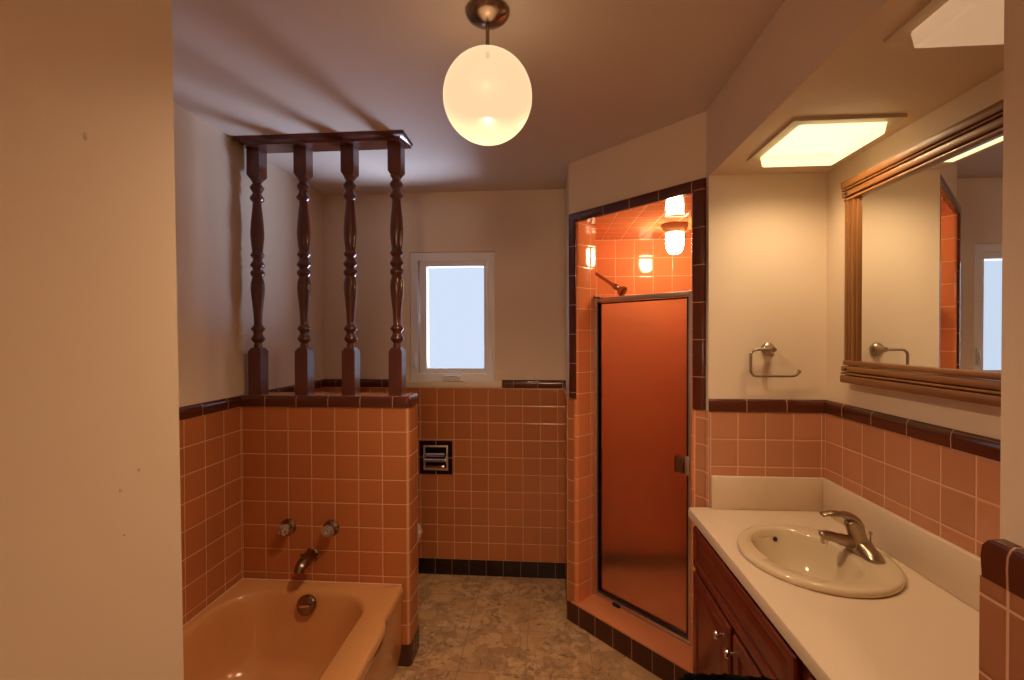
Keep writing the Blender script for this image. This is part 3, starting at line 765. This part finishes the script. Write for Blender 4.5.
finish('counter_slab', bm, 'laminate', ct, 30)
box('backsplash', (XR - .030, XR - .011, .682, YV - .030, .8272, .957), 'laminate', ct, bev=.004)
box('end_splash', (XS + .004, XR - .011, YV - .029, YV - .011, .8272, .957), 'laminate', ct, bev=.004)

# ---- basin
sk = thing('sink_basin', 'oval beige drop-in sink set in the cream counter', 'sink', (SXc, SYc, .827))
bm = bmesh.new()
def el(cx, cy_, a_, b_, z, n=64): return [(cx + a_ * math.cos(2 * PI * k / n), cy_ + b_ * math.sin(2 * PI * k / n), z) for k in range(n)]
bx_, by_ = .793, 1.481
loft(bm, [el(SXc, SYc, .82 * SA, .82 * SB, .822), el(SXc, SYc, SA * .985, SB * .985, .8275), el(SXc, SYc, SA, SB, .832), el(SXc, SYc, SA * .998, SB * .998, .839), el(SXc, SYc, SA * .98, SB * .98, .845), el(SXc, SYc, SA * .94, SB * .95, .847),
          el(bx_ + .004, by_, .142, .176, .844), el(bx_, by_, .137, .171, .8415), el(bx_, by_, .132, .166, .834), el(bx_, by_, .126, .158, .815), el(bx_ + .002, by_, .110, .140, .775), el(bx_ + .004, by_, .088, .112, .735), el(bx_ + .006, by_, .055, .07, .713), el(bx_ + .008, by_, .024, .024, .706)], False, True)
finish('bowl', bm, 'porcelain', sk, 60)
lathe('sink_drain', [(0, .003), (.010, .003), (.012, .001), (.020, .003), (.023, .001), (.023, -.004), (0, -.004)], (bx_ + .008, by_, .7075), 'chrome', sk, n=24)
lathe('overflow_hole', [(0, .001), (.007, .001), (.008, 0), (0, 0)], (bx_ - .01, by_ + .1535, .812), 'hole_shade', sk, axis=(0, -1, .3), n=16)

# ---- faucet
fx, fy, fz = .968, 1.487, .8465
fc = thing('sink_faucet', 'brushed nickel single lever faucet on the oval sink deck', 'faucet', (fx, fy, fz))
bm = bmesh.new()
def bp_ring(a_, b_, z, n=32):
    out = []
    for k in range(n):
        c, s = math.cos(2 * PI * k / n), math.sin(2 * PI * k / n)
        q = 3.2
        out.append((fx + math.copysign(abs(c) ** (2 / q), c) * a_, fy + math.copysign(abs(s) ** (2 / q), s) * b_, z))
    return out
loft(bm, [bp_ring(.028, .082, fz - .002), bp_ring(.029, .083, fz + .003), bp_ring(.027, .081, fz + .009), bp_ring(.024, .060, fz + .020), bp_ring(.024, .034, fz + .030), bp_ring(.023, .028, fz + .034)], True, True)
finish('base_plate', bm, 'nickel', fc, 50)
bm = bmesh.new()
add_tube(bm, smooth_path([(fx - .004, fy, fz + .005), (fx - .010, fy, fz + .04), (fx - .020, fy, fz + .072), (fx - .030, fy, fz + .092), (fx - .035, fy, fz + .100)], 4),
         [.026, .026, .0258, .0255, .025, .0245, .024, .0236, .0232, .0228, .0224, .022, .021, .018, .014, .008, .003], 20)
finish('faucet_body', bm, 'nickel', fc, 60)
tube('spout', smooth_path([(fx + .004, fy, fz + .018), (fx - .035, fy, fz + .028), (fx - .075, fy, fz + .039), (fx - .106, fy, fz + .046), (fx - .119, fy, fz + .043)], 5),
     [(.020, .020)] * 3 + [(.018, .018)] * 6 + [(.0155, .016)] * 6 + [(.0145, .0155)] * 4 + [(.013, .014), (.009, .010)], 'nickel', fc, n=18)
lathe('aerator', [(0, .0), (.0095, 0), (.010, .006), (.010, .020), (0, .020)], (fx - .109, fy, fz + .020), 'chrome', fc, n=20)
tube('lever', smooth_path([(fx - .004, fy, fz + .062), (fx - .010, fy, fz + .086), (fx - .030, fy, fz + .104), (fx - .064, fy, fz + .113), (fx - .100, fy, fz + .113), (fx - .118, fy, fz + .109)], 5),
     [(.012, .019)] * 4 + [(.012, .020)] * 4 + [(.0115, .019)] * 6 + [(.008, .015)] * 6 + [(.0062, .0145)] * 5 + [(.003, .008)], 'nickel', fc, n=18, up=(0, 0, 1))
bm = bmesh.new(); add_tube(bm, [(fx + .028, fy, fz), (fx + .028, fy, fz + .052), (fx + .028, fy, fz + .053), (fx + .028, fy, fz + .060)], [.002, .002, .0048, .0045], 12); finish('popup_rod', bm, 'nickel', fc)

# ---- black hamper in front of the counter
wx, wy, wh = .405, .915, .758
t = thing('laundry_hamper', 'black cloth hamper whose rim just shows below the vanity doors', 'hamper', (wx, wy, 0))
bm = bmesh.new()
loft(bm, [[(x, y, z) for x, y in rrect(wx - .125 * k, wx + .125 * k, wy - .13 * k, wy + .13 * k, .05, 3, 6)] for k, z in ((.84, 0), (.87, .012), (.97, wh - .03), (.99, wh - .012), (.965, wh - .006), (.94, wh - .03), (.82, .02))], True, True)
finish('hamper_body', bm, 'black', t, 50)
base = rrect(wx - .127, wx + .127, wy - .132, wy + .132, .05, 8, 6)
bm = bmesh.new(); rg1 = []
for dz, k in ((-.07, 1.0), (-.02, 1.01), (-.004, 1.0), (0, .975), (-.006, .945), (-.04, .93)):
    rg1.append([(wx + (x - wx) * k + random.uniform(-.003, .003), wy + (y - wy) * k + random.uniform(-.003, .003), wh + dz + random.uniform(-.003, .003)) for x, y in base])
loft(bm, rg1, False, False); finish('hamper_liner', bm, 'black', t, 60)

# ================================================================== LIGHT
def light(name, typ, loc, energy, col, **kw):
    l = bpy.data.lights.new(name, typ); l.energy = energy; l.color = col
    for k, v in kw.items(): setattr(l, k, v)
    o = bpy.data.objects.new(name, l); COL.objects.link(o); o.location = loc
    return o
WARM = (1, .69, .42)
light('globe_bulb', 'SPOT', (gx, gy, gz + .05), 180, WARM, shadow_soft_size=0, spot_size=R(142), spot_blend=1)
for y in (1.49, 1.56, 1.63):
    for x in (.83, .93): light('soffit_bulb', 'SPOT', (x, y, ZS - .022), 5.5, (1, .70, .40), shadow_soft_size=0, spot_size=R(160), spot_blend=1)
hl = light('hall_fill', 'POINT', (.05, -2.7, 2.15), 38, (1, .74, .52), shadow_soft_size=.2)  # added fill light behind the camera, unseen and without any fixture
wl_ = light('daylight', 'AREA', (-.20, 3.50, 1.00), 260, (.62, .73, 1.0), shape='RECTANGLE', size=.68, size_y=.50)
tgt = Vector((-.60, 2.86, 1.62)); wl_.rotation_euler = (tgt - wl_.location).to_track_quat('-Z', 'Y').to_euler()

w = bpy.data.worlds.new('World'); SC.world = w; w.use_nodes = True
bg = w.node_tree.nodes['Background']; sky = w.node_tree.nodes.new('ShaderNodeTexSky')
sky.sky_type = 'HOSEK_WILKIE'
w.node_tree.links.new(sky.outputs[0], bg.inputs[0]); bg.inputs[1].default_value = .05

# ================================================================== CAMERA
cam = bpy.data.cameras.new('Camera'); co = bpy.data.objects.new('Camera', cam); COL.objects.link(co)
cam.sensor_width = 36; cam.lens = 36 * 458.96 / 1024; cam.clip_start = .02
yaw, pitch, roll = .0756, -.010, -.0024
fw = Vector((-math.sin(yaw) * math.cos(pitch), math.cos(yaw) * math.cos(pitch), math.sin(pitch)))
rt = Vector((math.cos(yaw), math.sin(yaw), 0)); up = rt.cross(fw)
rt, up = rt * math.cos(roll) + up * math.sin(roll), up * math.cos(roll) - rt * math.sin(roll)
mw = Matrix((rt, up, -fw)).transposed().to_4x4(); mw.translation = Vector((-.001, -.005, 1.516)); co.matrix_world = mw
SC.camera = co
SC.view_settings.view_transform = 'Standard'; SC.view_settings.look = 'None'
SC.view_settings.exposure = 0; SC.view_settings.gamma = 1; SC.view_settings.use_curve_mapping = False
SC.cycles.use_denoising = True
SC.cycles.max_bounces = 10; SC.cycles.transmission_bounces = 8; SC.cycles.diffuse_bounces = 5; SC.cycles.glossy_bounces = 5
SC.cycles.caustics_reflective = False; SC.cycles.sample_clamp_indirect = 4
